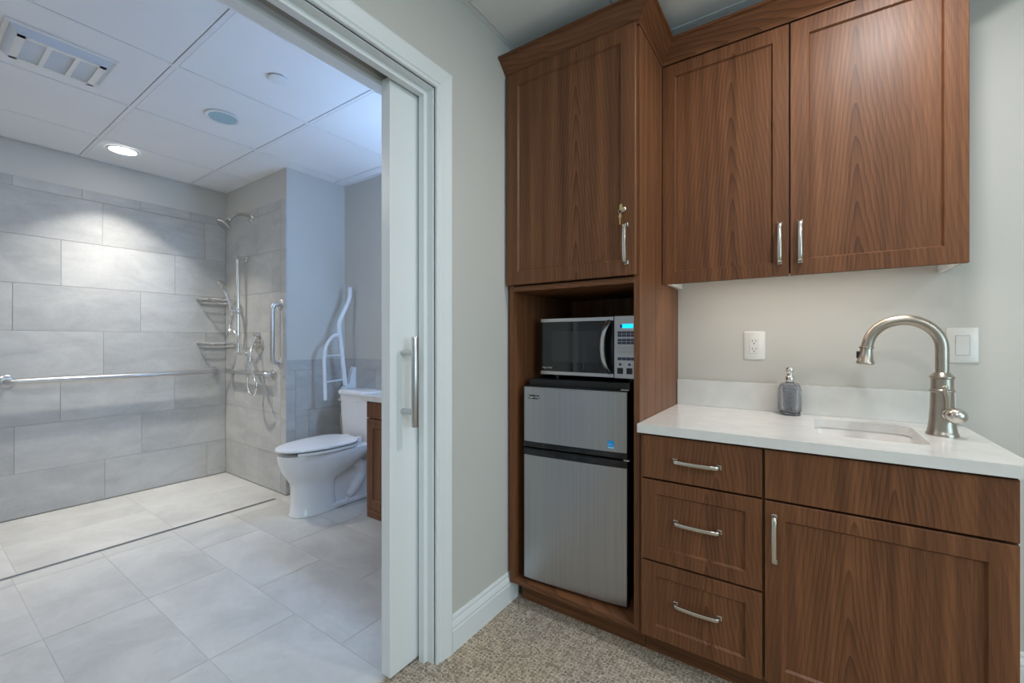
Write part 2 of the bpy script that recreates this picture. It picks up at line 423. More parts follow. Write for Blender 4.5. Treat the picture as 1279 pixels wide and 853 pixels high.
# return wall wainscot: upright border by the corner, level border along the top
for a, b in ((.002, .16), (.16, .475), (.475, .780), (.780, .927)): wtile(wsh, 'R', YS + .001, YS + .072, a, b)
wtile(wsh, 'R', YS + .001, YS + .30, .927, 1.005); wtile(wsh, 'R', YS + .30, YT, .927, 1.005)
for (z0, z1), j in zip(((.002, .308), (.308, .617), (.617, .927)), (1.93, 1.86, 2.6)): run(wsh, 'R', YS + .072, YT, j, 3, z0, z1)
for (z0, z1), p in zip(((.002, .308), (.308, .617), (.617, .927)), (-3.0, -2.75, -2.80)): run(wt, 'T', XR, -1.26, p, .643, z0, z1)
run(wt, 'T', XR, -1.26, -2.72, .643, .927, 1.005)

# ------------------------------------------------------------------ ceilings
def ceiling(name, xl, yl_, label, step):
    c = struct(name, bx(xl[0] - .12, xl[-1] + .02, yl_[0] - .12, yl_[-1] + .12, ZC + .02, ZC + .10), 'paint', label, 'ceiling')
    made = {}
    for a, b in zip(xl, xl[1:]):
        for d, e in zip(yl_, yl_[1:]):
            k = (round(b - a, 3), round(e - d, 3)); org = ((a + b) / 2, (d + e) / 2, ZC + .001)
            if k in made: share(made[k], 'ceiling_panel', org, c)
            else: made[k] = obj('ceiling_panel', bx(a + .012, b - .012, d + .012, e - .012, ZC + .001, ZC + .016, bev=.0015), 'ceiling_tile', c)
    bw = .0095
    for x in xl: obj('grid_bar', bx(x - bw, x + bw, yl_[0], yl_[-1], ZC - .001, ZC + .019), 'ceiling_metal', c)
    for y in yl_:
        for a, b in zip(xl, xl[1:]): obj('grid_bar', bx(a + bw, b - bw, y - bw, y + bw, ZC - .001, ZC + .019), 'ceiling_metal', c)
    return c
ceiling('ceiling', [XD + .01, -.605, .01, .625, 1.24, 1.855, 2.47, 3.085, RX], [RY, -1.80, -1.19, -.58, .03, .64, 1.25, 1.862, YB - .01], 'white suspended panel ceiling above the kitchenette', .61)
ceiling('ceiling_bathroom', [XT + .01, -3.72, -3.095, -2.46, -1.85, -1.26], [BY, -.56, .10, .767, 1.425, 2.085, YT], 'white suspended panel ceiling of the bathroom', .66)

# ------------------------------------------------------------------ lamps
def downlight(x, y, label, lit=True, power=60, angle=84, col=(1, .93, .82), r=.075, blend=.18, group='recessed ceiling downlights', size=.05, beam=0):
    t = empty('downlight', (x, y, ZC), label, 'downlight', group)
    obj('trim_ring', lathe(B(), [(r - .004, 0), (r + .012, 0), (r + .014, -.003), (r + .010, -.007), (r - .004, -.005)], (x, y, ZC - .002), seg=40, cap=False), 'white_paint', t, True)
    obj('lens', lathe(B(), [(r - .002, 0), (r - .002, -.003), (r * .5, -.0035), (.001, -.0035)], (x, y, ZC - .002), seg=32), 'lamp_lens' if lit else 'lamp_off', t, True)
    if lit:
        l = bpy.data.lights.new('downlight_bulb', 'SPOT' if beam else 'AREA')
        if beam:   # reflector lamp: brightest straight down
            l.use_nodes = True; nt = l.node_tree; em = nt.nodes['Emission']
            tc = nt.nodes.new('ShaderNodeTexCoord'); sp = nt.nodes.new('ShaderNodeSeparateXYZ'); ab = nt.nodes.new('ShaderNodeMath'); ab.operation = 'ABSOLUTE'; pw = nt.nodes.new('ShaderNodeMath'); pw.operation = 'POWER'; pw.inputs[1].default_value = beam
            nt.links.new(tc.outputs['Normal'], sp.inputs[0]); nt.links.new(sp.outputs[2], ab.inputs[0]); nt.links.new(ab.outputs[0], pw.inputs[0]); nt.links.new(pw.outputs[0], em.inputs['Strength']); l.energy = power; l.color = col
        if beam: l.spot_size = math.radians(angle); l.spot_blend = blend; l.shadow_soft_size = size
        else: l.shape = 'DISK'; l.size = 2 * r - .01
        o = bpy.data.objects.new('downlight_bulb', l); COL.objects.link(o); o.location = (0, 0, -.02 if beam else -.009); o.parent = t
    return t
downlight(-3.835, .905, 'lit round downlight in the bathroom ceiling above the shower', True, 145, 98, size=.03, blend=.22, beam=6.3, col=(1, .95, .87))
downlight(-2.79, 1.10, 'unlit round downlight with a bluish lens in the bathroom ceiling', False)
downlight(-2.9, -.32, 'lit round downlight in the bathroom ceiling nearest the doorway wall', True, 23, r=.07, col=(1, .88, .74))
downlight(.25, 1.32, 'lit round downlight in the ceiling above the sink cabinet', True, 13, r=.07, col=(1, .84, .68))
downlight(.25, -.6, 'added unseen round downlight right of the viewpoint, filling the room', True, 41, r=.07, col=(1, .83, .655))  # added fill lamp out of view, brightens cabinet fronts and walls
downlight(1.6, .2, 'added unseen round downlight nearest the window, filling the room', True, 41, r=.07, col=(1, .83, .655))  # second added fill lamp out of view, lifts the room's ambient light
# vanity light: cool white, on the wall above the vanity
t = empty('vanity_light', (-1.64, YT, 1.76), 'cool white three-globe light bar on the wall above the vanity', 'wall light')
obj('back_plate', bx(-1.92, -1.36, YT - .03, YT, 1.73, 1.79, bev=.004), 'satin_steel', t)
for x in (-1.86, -1.64, -1.42):
    a_ = obj('socket', lathe(B(), [(.016, .03), (.016, .06), (.03, .065)], (x, YT, 1.76), (0, -1, 0), 16), 'satin_steel', t, True)
    obj('globe', lathe(B(), [(.0005, -.045)] + [(.045 * math.sin(q * PI / 12), -.045 * math.cos(q * PI / 12)) for q in range(1, 12)] + [(.0005, .045)], (x, YT - .105, 1.76), seg=20), 'globe_lens', t, True)
    l = bpy.data.lights.new('globe_bulb', 'POINT'); l.energy = 190; l.color = (.36, .59, 1.0); l.shadow_soft_size = .046
    o = bpy.data.objects.new('globe_bulb', l); COL.objects.link(o); o.parent = t; o.location = (x + 1.64, -.105, 0)
t = empty('sprinkler_cover', (-2.155, 1.095, ZC), 'flat white round sprinkler cover on the bathroom ceiling', 'sprinkler cover')
obj('cover_plate', lathe(B(), [(.045, 0), (.045, -.003), (.040, -.005), (.001, -.005)], (-2.155, 1.095, ZC - .004), seg=32), 'white_paint', t, True)
obj('collar', lathe(B(), [(.034, .006), (.034, -.004)], (-2.155, 1.095, ZC - .001), seg=24), 'dark_steel', t, True)

# exhaust grille
t = empty('exhaust_vent', (-2.80, .435, ZC), 'square white exhaust fan grille with three openings in bathroom ceiling', 'vent')
def rect_ring(bm, prof, x0, x1, y0, y1):
    rings = []
    for d, z in prof: rings.append([bm.verts.new(p) for p in ((x0 + d, y0 + d, z), (x1 - d, y0 + d, z), (x1 - d, y1 - d, z), (x0 + d, y1 - d, z))])
    ring_faces(bm, rings, cap=False); return bm
vx0, vx1, vy0, vy1 = -2.965, -2.64, .262, .612
obj('flange', rect_ring(B(), [(0, ZC), (0, ZC - .008), (.008, ZC - .010), (.016, ZC - .006), (.016, ZC + .0)], vx0, vx1, vy0, vy1), 'white_plastic', t)
ix0, ix1, iy0, iy1 = vx0 + .035, vx1 - .045, vy0 + .04, vy1 - .035
bm = B(); d_ = .014
ra = [bm.verts.new((*p, ZC - .003)) for p in ((vx0 + d_, vy0 + d_), (vx1 - d_, vy0 + d_), (vx1 - d_, vy1 - d_), (vx0 + d_, vy1 - d_))]
rb_ = [bm.verts.new((*p, ZC - .030)) for p in ((ix0, iy0), (ix1, iy0), (ix1, iy1), (ix0, iy1))]
ring_faces(bm, [ra, rb_], cap=False); obj('hood', bm, 'vent_grey', t, label='sloping sides with bluish shading in the colour')  # bluish light on the white grille's slopes is put into this colour
bm = B()
for a in ((ix0, ix0 + .016, iy0, iy1), (ix1 - .016, ix1, iy0, iy1), (ix0, ix1, iy0, iy0 + .024), (ix0, ix1, iy1 - .024, iy1)): box(bm, *a, ZC - .034, ZC - .018)
obj('grille_frame', bm, 'white_plastic', t)
for f in (.345, .665):
    y = iy0 + (iy1 - iy0) * f; obj('grille_bar', bx(ix0 + .016, ix1 - .016, y - .008, y + .008, ZC - .034, ZC - .018), 'white_plastic', t)
obj('grille_back', bx(ix0 + .001, ix1 - .001, iy0 + .001, iy1 - .001, ZC - .027, ZC - .016), 'vent_grey', t)

# ------------------------------------------------------------------ baseboards
bbp = [(0, 0), (.016, 0), (.016, .078), (.0135, .086), (.0145, .093), (.0105, .104), (.0065, .112), (.007, .120), (.004, .128), (0, .130)]
def baseboard(name, axis, at, sgn, a, b, label):
    bm = B()
    if axis == 'y': prism(bm, [(at + sgn * d, z) for d, z in bbp], 'y', a, b)
    else: prism(bm, [(at + sgn * d, z) for d, z in bbp], 'x', a, b)
    struct(name, bm, 'white_paint', label, 'baseboard')
baseboard('baseboard_left', 'y', XD + .0005, 1, Y1 + .096, 1.612, 'white moulded baseboard between door casing and tall cabinet')
baseboard('baseboard_back', 'x', YB - .0005, -1, .432, RX, 'white moulded baseboard right of the sink cabinet')
baseboard('baseboard_front', 'x', RY + .0005, 1, XD, RX, 'white baseboard on the wall behind the viewpoint')
baseboard('baseboard_right', 'y', RX - .0005, -1, RY, YB, 'white baseboard under the window')

# ------------------------------------------------------------------ cabinets
def shaker(x0, x1, z0, z1, yf, th=.02, stile=.052, rec=.008, flat=False):
    bm = B(); c = .0012
    def rect(d, y): return [bm.verts.new(p) for p in ((x0 + d, y, z0 + d), (x1 - d, y, z0 + d), (x1 - d, y, z1 - d), (x0 + d, y, z1 - d))]
    rs = [rect(0, yf + th), rect(0, yf + c), rect(c, yf)]
    if not flat: rs += [rect(stile, yf), rect(stile + .005, yf + rec), rect(stile + .009, yf + rec)]
    ring_faces(bm, rs); return bm
SEC = [(-1, -.62), (-.75, -.8), (.75, -.8), (1, -.62), (1, .62), (.75, .8), (-.75, .8), (-1, .62)]
def pull(parent, c, length, vertical, yf):
    """bow-shaped bar pull on two square feet; c = centre on the door face at y = yf"""
    x, z = c; h = length / 2; f = .0065
    loc = (lambda t, d: (x, yf - d, z + t)) if vertical else (lambda t, d: (x + t, yf - d, z))
    bm = B()
    pts = [loc(-h + f, .003), loc(-h + f, .014)]
    pts += [loc(-h + f + .003, .0195), loc(-h + f + .009, .0225)]
    for k in range(1, 8):
        s = -1 + k / 4; pts.append(loc(s * (h - f - .012), .0225 + .0035 * (1 - s * s)))
    pts += [loc(h - f - .009, .0225), loc(h - f - .003, .0195), loc(h - f, .014), loc(h - f, .003)]
    tube(bm, pts, .0056, section=SEC, up=(1, 0, 0) if vertical else (0, 0, 1))
    hdl = obj('handle', bm, 'nickel', parent, True, 'brushed nickel bow pull')
    for s in (-1, 1):
        p = loc(s * (h - f), 0)
        obj('handle_foot', bx(p[0] - .0075, p[0] + .0075, yf - .005, yf, p[2] - .0075, p[2] + .0075, bev=.0008), 'nickel', hdl)
    return hdl

# tall cabinet with niche
tx0, tx1, ty = -1.074, -.500, 1.545
t = empty('tall_cabinet', ((tx0 + tx1) / 2, 1.83, 0), 'tall walnut cabinet with an open niche for the fridge and microwave', 'cabinet')
tall = t
th = .021
obj('side_panel', bx(tx0, tx0 + th, ty, YB - .001, .095, 2.33), 'walnut', t)
obj('side_panel', bx(tx1 - th, tx1, ty, YB - .001, .095, 2.33), 'walnut', t)
obj('bottom_panel', bx(tx0 + th, tx1 - th, ty, YB - .001, .095, .115), 'walnut_h', t)
obj('niche_top', bx(tx0 + th, tx1 - th, ty, YB - .001, 1.364, 1.386), 'walnut_h', t)
obj('top_panel', bx(tx0 + th, tx1 - th, ty, YB - .001, 2.305, 2.33), 'walnut_h', t)
obj('back_panel', bx(tx0 + th, tx1 - th, YB - .014, YB - .001, .115, 2.305), 'walnut', t)
obj('filler_strip', bx(XD + .001, tx0, ty + .012, ty + .028, .133, 2.33), 'walnut', t)
obj('toe_kick', bx(tx0 + .022, tx1, 1.61, 1.625, 0, .095), 'walnut_h', t)
dd = obj('door', shaker(tx0 - .001, tx1 - .009, 1.391, 2.302, ty - .021, stile=.055), 'walnut', t)
pull(dd, (-.5415, 1.505), .150, True, ty - .021)
obj('lock', lathe(B(), [(.010, 0), (.010, .004), (.008, .006), (.0001, .006)], (-.552, ty - .021, 1.632), (0, -1, 0), 20), 'nickel', dd, True)
k = empty('key', (-.552, ty - .03, 1.632), 'small brass key on a ring hanging in the tall cabinet lock', 'key')
bm = B(); prism(bm, [(-.557, 1.6225), (-.557, 1.6415), (-.554, 1.6445), (-.550, 1.6445), (-.547, 1.6415), (-.547, 1.6225)], 'y', ty - .050, ty - .047)
obj('key_bow', bm, 'brass', k)
obj('key_shank', bx(-.5535, -.5505, ty - .048, ty - .0275, 1.630, 1.634), 'brass', k)
bm = B(); tube(bm, [(-.554 + .0075 * math.cos(a), ty - .050 + .002 * math.sin(a), 1.619 + .0075 * math.sin(a)) for a in [i * PI / 10 for i in range(21)]], .0008, 6); obj('ring', bm, 'nickel', k, True)
bm = B(); prism(bm, [(-.559, 1.611), (-.551, 1.611), (-.550, 1.598), (-.5535, 1.594), (-.5535, 1.572), (-.5575, 1.570), (-.5585, 1.594), (-.561, 1.598)], 'y', ty - .049, ty - .047); obj('spare_key', bm, 'brass', k)

# wall cabinet
ux0, ux1, uy = -.499, .401, 1.831
t = empty('upper_cabinet', ((ux0 + ux1) / 2, 1.98, 1.386), 'two-door walnut wall cabinet hung above the white countertop', 'cabinet')
upper = t
uc = uy + .021
obj('side_panel', bx(ux0 + .001, ux0 + .018, uc, YB - .001, 1.392, 2.32), 'melamine', t, label='white end panel')
o = obj('side_panel', bx(ux1 - .018, ux1 - .003, uc, YB - .001, 1.392, 2.32), 'melamine', t, label='white inside of the end panel')
obj('end_veneer', bx(ux1 - .003, ux1 - .001, uc, YB - .001, 1.392, 2.32), 'walnut', t)
obj('bottom_panel', bx(ux0 + .018, ux1 - .018, uc, YB - .001, 1.432, 1.450), 'melamine', t)
obj('top_panel', bx(ux0 + .018, ux1 - .018, uc, YB - .001, 2.30, 2.32), 'melamine', t)
obj('back_panel', bx(ux0 + .018, ux1 - .018, YB - .010, YB - .001, 1.450, 2.30), 'melamine', t)
obj('gap_blocker', bx(-.068, -.034, uc, uc + .018, 1.395, 2.30), 'black_plastic', t)  # added black strip behind the door gap, keeps the LED from showing through
da = obj('door', shaker(ux0 + .002, -.0535, 1.386, 2.289, uy, stile=.049), 'walnut', t)
db = obj('door', shaker(-.0485, ux1, 1.386, 2.289, uy, stile=.054), 'walnut', t)
pull(da, (-.081, 1.5045), .150, True, uy); pull(db, (-.0195, 1.5035), .150, True, uy)

# crown moulding running round both cabinets
cp = [(0, 2.297), (.0, 2.303), (.004, 2.309), (.050, 2.353), (.060, 2.357), (.060, 2.366), (0, 2.366), (-.015, 2.33), (-.015, 2.297)]
path = [(tx0 - .014, 1.537), (-.497, 1.537), (-.497, 1.833), (.399, 1.833), (.399, YB - .001)]
offd = [(0, -1), (1, -1), (1, -1), (1, -1), (1, 0)]
def crown(parent, i0, i1):
    bm = B(); rings = []
    for (px, py), (ox, oy) in list(zip(path, offd))[i0:i1]: rings.append([bm.verts.new((px + ox * d, py + oy * d, z)) for d, z in cp])
    ring_faces(bm, rings); obj('crown_molding', bm, 'walnut_h', parent)
crown(tall, 0, 3); crown(upper, 2, 5)

# added LED fill strip, unseen under the wall cabinet behind the doors
t = empty('under_cabinet_fill', (-.05, 1.875, 1.42), 'added slim white fill strip, unseen under the wall cabinet', 'strip light')
obj('housing', bx(-.42, .32, 1.862, 1.888, 1.4235, 1.4315), 'white_plastic', t)
obj('diffuser', bx(-.415, .315, 1.865, 1.885, 1.421, 1.4235), 'fill_strip_lens', t)
l = bpy.data.lights.new('fill_strip_led', 'AREA'); l.shape = 'RECTANGLE'; l.size = .72; l.size_y = .018; l.energy = 0.9; l.color = (1, .87, .74)
o = bpy.data.objects.new('fill_strip_led', l); COL.objects.link(o); o.parent = t; o.location = (0, 0, -.0005)

# base units
def toe(parent, a, b): obj('toe_kick', bx(a, b, 1.61, 1.625, 0, .095), 'walnut_h', parent)
bf = 1.527; bc = bf + .021
def carcass(parent, a, b, right=False):
    obj('side_panel', bx(a, a + .016, bc, YB - .001, .095, .824), 'walnut', parent)
    obj('side_panel', bx(b - .016, b, bc, YB - .001, .095, .824), 'walnut', parent)
    obj('bottom_panel', bx(a + .016, b - .016, bc, YB - .001, .095, .113), 'walnut_h', parent)
    obj('back_panel', bx(a + .016, b - .016, YB - .012, YB - .001, .113, .824), 'walnut', parent)
    obj('rail', bx(a + .016, b - .016, bc, bc + .02, .800, .824), 'walnut_h', parent)
    toe(parent, a, b)
t = empty('drawer_cabinet', (-.30, 1.83, 0), 'walnut base cabinet with three stacked drawers', 'cabinet')
carcass(t, -.498, -.110)
for z0, z1, flat, hz in ((.667, .817, True, .7405), (.378, .660, False, .528), (.104, .371, False, .248)):
    d = obj('drawer_front', shaker(-.486, -.1135, z0, z1, bf, stile=.046, flat=flat), 'walnut', t)
    pull(d, (-.303, hz), .150, False, bf if flat else bf + .008)
t = empty('sink_cabinet', (.155, 1.83, 0), 'walnut base cabinet with one door under the sink', 'cabinet')
carcass(t, -.109, .422)
obj('false_front', shaker(-.1065, .419, .667, .817, bf, flat=True), 'walnut', t)
d = obj('door', shaker(-.1065, .419, .104, .660, bf, stile=.052), 'walnut', t)
pull(d, (-.081, .548), .150, True, bf)

# countertop with undermount cut-out and splash
cx0, cx1, cy0 = -.4985, .447, 1.512; zt, zb = .856, .825
t = empty('countertop', (-.02, 1.8, zb), 'white quartz countertop with a sink cut-out on the walnut base cabinets', 'countertop')
sx0, sx1, sy0, sy1 = .022, .292, 1.66, 2.0
bm = B(); hole = rrect(sx0, sx1, sy0, sy1, .035); out = [(cx0, cy0), (cx1, cy0), (cx1, YB - .001), (cx0, YB - .001)]
lev = {}
for z in (zb, zt):
    ov = [bm.verts.new((*p, z)) for p in out]; hv = [bm.verts.new((*p, z)) for p in hole]
    es = [bm.edges.new((a, b)) for L in (ov, hv) for a, b in zip(L, L[1:] + L[:1])]
    bmesh.ops.triangle_fill(bm, use_beauty=True, use_dissolve=False, edges=es); lev[z] = (ov, hv)
for i in (0, 1):
    a, b = lev[zb][i], lev[zt][i]
    for k in range(len(a)): bm.faces.new((a[k], a[(k + 1) % len(a)], b[(k + 1) % len(a)], b[k]))
obj('slab', bm, 'quartz', t)
tag(obj('backsplash', bx(cx0, cx1 - .022, YB - .021, YB - .001, zt, .972, bev=.001), 'quartz'), 'low white quartz splash strip along the wall behind the countertop', 'backsplash')

t = empty('sink', (.157, 1.83, .68), 'white rectangular undermount sink set in the quartz countertop', 'sink')
bm = B(); rings = []
for ins, z in ((-.012, zb), (-.004, zb), (.0, zb - .012), (.006, zb - .10), (.02, zb - .135), (.06, zb - .142)):
    rings.append([bm.verts.new((*p, z)) for p in rrect(sx0 + ins, sx1 - ins, sy0 + ins, sy1 - ins, max(.035 - ins * .3, .012))])
ring_faces(bm, rings, cap=False); bm.faces.new(rings[-1])
o = obj('basin', bm, 'sink_ceramic', t, True)
md = o.modifiers.new('thick', 'SOLIDIFY'); md.thickness = .006; md.offset = -1
obj('drain_strainer', lathe(B(), [(.028, 0), (.026, .003), (.018, .0015), (.001, .0015)], (.157, 1.83, zb - .1415), seg=28), 'nickel', t, True)

# faucet
fx, fy = .349, 1.868
t = empty('faucet', (fx, fy, zt), 'brushed nickel gooseneck faucet standing at the right of the sink', 'faucet')
obj('body', lathe(B(), [(.0385, 0), (.0385, .006), (.036, .010), (.0345, .018), (.0325, .03), (.0285, .085), (.0270, .134), (.0300, .137), (.0300, .141), (.0265, .145), (.0262, .176), (.0300, .179), (.0300, .183), (.0245, .188), (.0185, .196)], (fx, fy, zt), seg=40), 'bronze_nickel', t, True)
R = .0905; ztop = 1.128
pts = [(fx, fy, zt + .19), (fx, fy, 1.09)] + [(fx - R + R * math.cos(a), fy, ztop + R * math.sin(a)) for a in [PI * i / 20 for i in range(20)]]
pts += [(fx - 2 * R - .001, fy, ztop + .002)]
obj('spout', tube(B(), pts, .0165, 20, up=(0, 1, 0)), 'bronze_nickel', t, True)
hx = fx - 2 * R - .002
sp = obj('spray_head', lathe(B(), [(.0172, 0), (.0200, -.002), (.0200, -.006), (.0172, -.008), (.0185, -.02), (.0225, -.048), (.0250, -.052), (.0250, -.057), (.0220, -.060), (.0185, -.061), (.0180, -.058), (.001, -.058)], (hx, fy, ztop + .004), (.07, 0, 1), 30), 'bronze_nickel', t, True)
obj('spray_button', bx(hx - .027, hx - .020, fy - .006, fy + .006, ztop - .036, ztop - .012, bev=.002, seg=2), 'black_plastic', sp, True)
av = Vector((.38, -1, .0)).normalized(); hb = Vector((fx, fy, .925)) + av * .022
hub = obj('handle_hub', lathe(B(), [(.0175, 0), (.0205, .005), (.0205, .012), (.0190, .018), (.0230, .024), (.0245, .034), (.0230, .046), (.0180, .054), (.0090, .059), (.0005, .060)], hb, av, 30), 'nickel', t, True)
lp = hb + av * .012
obj('handle_lever', tube(B(), catmull([lp + Vector((-.004, 0, .008)), lp + Vector((-.006, -.004, .045)), lp + Vector((-.012, -.007, .078)), lp + Vector((-.016, -.007, .088))], 5), [.0058] * 5 + [.0052] * 6 + [.0065] * 4 + [.004], section=[(math.cos(a) * 1.25, math.sin(a) * .8) for a in [2 * PI * k / 12 for k in range(12)]]), 'bronze_nickel', t, True)

# soap dispenser with diamond-cut glass
bx_, by_ = -.056, 2.036
t = empty('soap_dispenser', (bx_, by_, zt), 'grey diamond-cut glass soap dispenser with chrome pump on the counter', 'soap dispenser')
NC = 22; bm = B()
def bring(r, h, ph_=0):
    sc = lambda v, p: math.copysign(abs(v) ** p, v)
    return [bm.verts.new((bx_ + .0375 * r * sc(math.cos(a), .8), by_ + .030 * r * sc(math.sin(a), .8), zt + h)) for a in [2 * PI * (q + ph_) / NC for q in range(NC)]]
foot_ = [bring(r, h) for r, h in ((.86, 0), (.97, .002), (.98, .009), (.955, .012))]
NR = 13; lat = [bring(.965, .014 + .096 * j / (NR - 1), .5 * (j % 2)) for j in range(NR)]
top_ = [bring(r, h) for r, h in ((.95, .114), (.90, .120), (.80, .125), (.62, .129), (.44, .1305), (.40, .134), (.34, .134), (.36, .1275), (.58, .1245), (.76, .119), (.80, .11), (.80, .05), (.79, .014), (.66, .008), (.3, .007))]
ring_faces(bm, foot_ + [lat[0]], cap=False); ring_faces(bm, [lat[-1]] + top_, cap=False)
bm.faces.new(list(reversed(foot_[0]))); bm.faces.new(top_[-1])
dia = []
for j in range(NR):
    for i in range(NC):
        lo = (i - 1, i) if j % 2 == 0 else (i, i + 1)
        if j + 2 < NR: dia.append(bm.faces.new((lat[j][i], lat[j + 1][lo[1] % NC], lat[j + 2][i], lat[j + 1][lo[0] % NC])))
        if j == 0: bm.faces.new((lat[0][i], lat[0][(i + 1) % NC], lat[1][i]))
        if j == NR - 1: bm.faces.new((lat[j][i], lat[j][(i + 1) % NC], lat[j - 1][i]))
bmesh.ops.recalc_face_normals(bm, faces=bm.faces)
bmesh.ops.poke(bm, faces=dia, offset=.0042)
obj('glass_body', bm, 'smoke_glass', t, True)
pm = obj('pump_collar', lathe(B(), [(.0155, .133), (.0165, .135), (.0165, .152), (.0145, .155), (.0105, .157), (.0105, .166)], (bx_, by_, zt), seg=24), 'chrome', t, True)
obj('pump_head', lathe(B(), [(.0125, .166), (.0140, .168), (.0140, .185), (.0125, .189), (.001, .190)], (bx_, by_, zt), seg=24), 'chrome', t, True)
obj('nozzle', tube(B(), [(bx_, by_, zt + .180), (bx_ - .004, by_ - .022, zt + .180), (bx_ - .005, by_ - .026, zt + .176)], [.005, .0045, .004], 10), 'chrome', t, True)

# outlet and switch on the wall
def plate(name, x, z, label, cat):
    t = empty(name, (x, YB, z), label, cat)
    w_, h_ = .040, .061
    bm = B(); rings = [[bm.verts.new((p[0], y, p[1])) for p in rrect(x - w_ + i, x + w_ - i, z - h_ + i, z + h_ - i, .005, 3)] for i, y in ((0, YB), (0, YB - .003), (.003, YB - .006))]
    ring_faces(bm, rings); obj('cover_plate', bm, 'white_plastic', t, True)
    for s in (-1, 1): obj('screw', lathe(B(), [(.0028, 0), (.0024, .0012), (.0001, .0013)], (x, YB - .006, z + s * .048), (0, -1, 0), 12), 'white_plastic', t, True)
    return t
t = plate('wall_outlet', -.186, 1.131, 'white duplex wall outlet between the tall cabinet and soap dispenser', 'outlet')
r_ = obj('receptacle', bx(-.186 - .0165, -.186 + .0165, YB - .009, YB - .005, 1.131 - .0335, 1.131 + .0335, bev=.001), 'white_plastic', t)
for zz in (1.148, 1.114):
    for dx, hh in ((-.0065, .0045), (.0065, .0036)): obj('slot', bx(-.186 + dx - .0011, -.186 + dx + .0011, YB - .0094, YB - .0088, zz - hh + .003, zz + hh + .003), 'black_plastic', r_)
    obj('slot', lathe(B(), [(.0026, 0), (.0026, .0006)], (-.186, YB - .0088, zz - .008), (0, -1, 0), 12), 'black_plastic', r_)
t = plate('light_switch', .444, 1.135, 'white rocker light switch on the wall right of the faucet', 'switch')
o = obj('rocker', prism(B(), [(YB - .005, 1.102), (YB - .0075, 1.102), (YB - .0075, 1.135), (YB - .0105, 1.168), (YB - .005, 1.168)], 'x', .444 - .0165, .444 + .0165), 'white_plastic', t)
obj('rocker_gap_shade', bx(.444 - .0183, .444 + .0183, YB - .0066, YB - .005, 1.0998, 1.1702), 'pale_key', t)  # grey border: the gap shadow round the rocker, put into the colour

# ------------------------------------------------------------------ fridge
FW, FD = .452, .42; fx0, fx1 = -.790 - FW / 2, -.790 + FW / 2; fyf = 1.58
t = empty('mini_fridge', (-.790, fyf, .115), 'two-door stainless mini fridge standing in the tall cabinet niche', 'fridge')
dth = .045
obj('body', bx(fx0 + .004, fx1 - .002, fyf + dth + .006, fyf + dth + FD, .128, .984, bev=.004, seg=2), 'black_plastic', t)
def fdoor(z0, z1, name):
    d = obj(name, bx(fx0, fx1, fyf + .006, fyf + dth, z0, z1, bev=.003, seg=2), 'black_plastic', t)
    return d
fz = fdoor(.694, .957, 'freezer_door'); fr = fdoor(.125, .688, 'fridge_door')
def skin(parent, z0, z1):
    bm = B(); n = 14; rows_ = []
    for k in range(n + 1):
        s = -1 + 2 * k / n; x = fx0 + .004 + (fx1 - fx0 - .008) * k / n
        y = fyf + .0055 - .0055 * (1 - s ** 6)
        rows_.append([bm.verts.new((x, y, z0)), bm.verts.new((x, y, z1)), bm.verts.new((x, fyf + .007, z1)), bm.verts.new((x, fyf + .007, z0))])
    ring_faces(bm, rows_); obj('steel_skin', bm, 'brushed_steel', parent, True, 'brushed stainless front panel')
skin(fz, .719, .953); skin(fr, .129, .660)
for p_, z0, z1 in ((fz, .697, .719), (fr, .660, .685)):
    obj('grip_strip', bx(fx0 + .003, fx1 - .003, fyf + .001, fyf + .010, z0, z1, bev=.003, seg=2), 'black_gloss', p_)
for a in (fx0 + .03, fx1 - .15): obj('grip_recess', bx(a, a + .12, fyf + .0004, fyf + .003, .664, .676, bev=.0008), 'black_plastic', fr)
obj('hinge', bx(fx1 - .03, fx1 + .004, fyf + .010, fyf + .05, .9575, .964, bev=.002), 'satin_steel', t)
obj('hinge', bx(fx1 - .016, fx1 + .006, fyf + .004, fyf + .03, .6885, .6935), 'satin_steel', t)
for x in (fx0 + .05, fx1 - .05):
    obj('foot', lathe(B(), [(.014, .1155), (.014, .128)], (x, fyf + .075, 0), seg=14), 'dark_steel', t, True)
    obj('foot', lathe(B(), [(.014, .1155), (.014, .128)], (x, fyf + FD, 0), seg=14), 'dark_steel', t, True)
# badge: white lettering on a black lozenge
bxc, bzc = fx0 + .052, .911
bm = B(); prism(bm, [(bxc + (.030 * math.copysign(abs(math.cos(a)) ** .6, math.cos(a))), bzc + .0085 * math.copysign(abs(math.sin(a)) ** .8, math.sin(a))) for a in [2 * PI * k / 32 for k in range(32)]], 'y', fyf - .0012, fyf + .0015)
bd = obj('badge', bm, 'black_plastic', t, label='black lozenge badge with white lettering')
text_obj('badge_lettering', 'Magic Chef', .0125, 'white_plastic', t, (bxc, fyf - .0016, bzc), (PI / 2, 0, 0), .0003, .1)
es = obj('energy_label', bx(fx1 - .076, fx1 - .052, fyf - .0008, fyf + .001, .731, .761), 'sticker_blue', t, label='small bright blue square energy sticker')
obj('label_swoosh', tube(B(), catmull([(fx1 - .074, fyf - .001, .742), (fx1 - .066, fyf - .001, .750), (fx1 - .056, fyf - .001, .744)], 4), .0009, 6), 'sticker_white', es)
obj('label_band', bx(fx1 - .076, fx1 - .052, fyf - .0012, fyf - .0007, .733, .7375), 'sticker_white', es)
t.rotation_euler.z = math.radians(5.0)

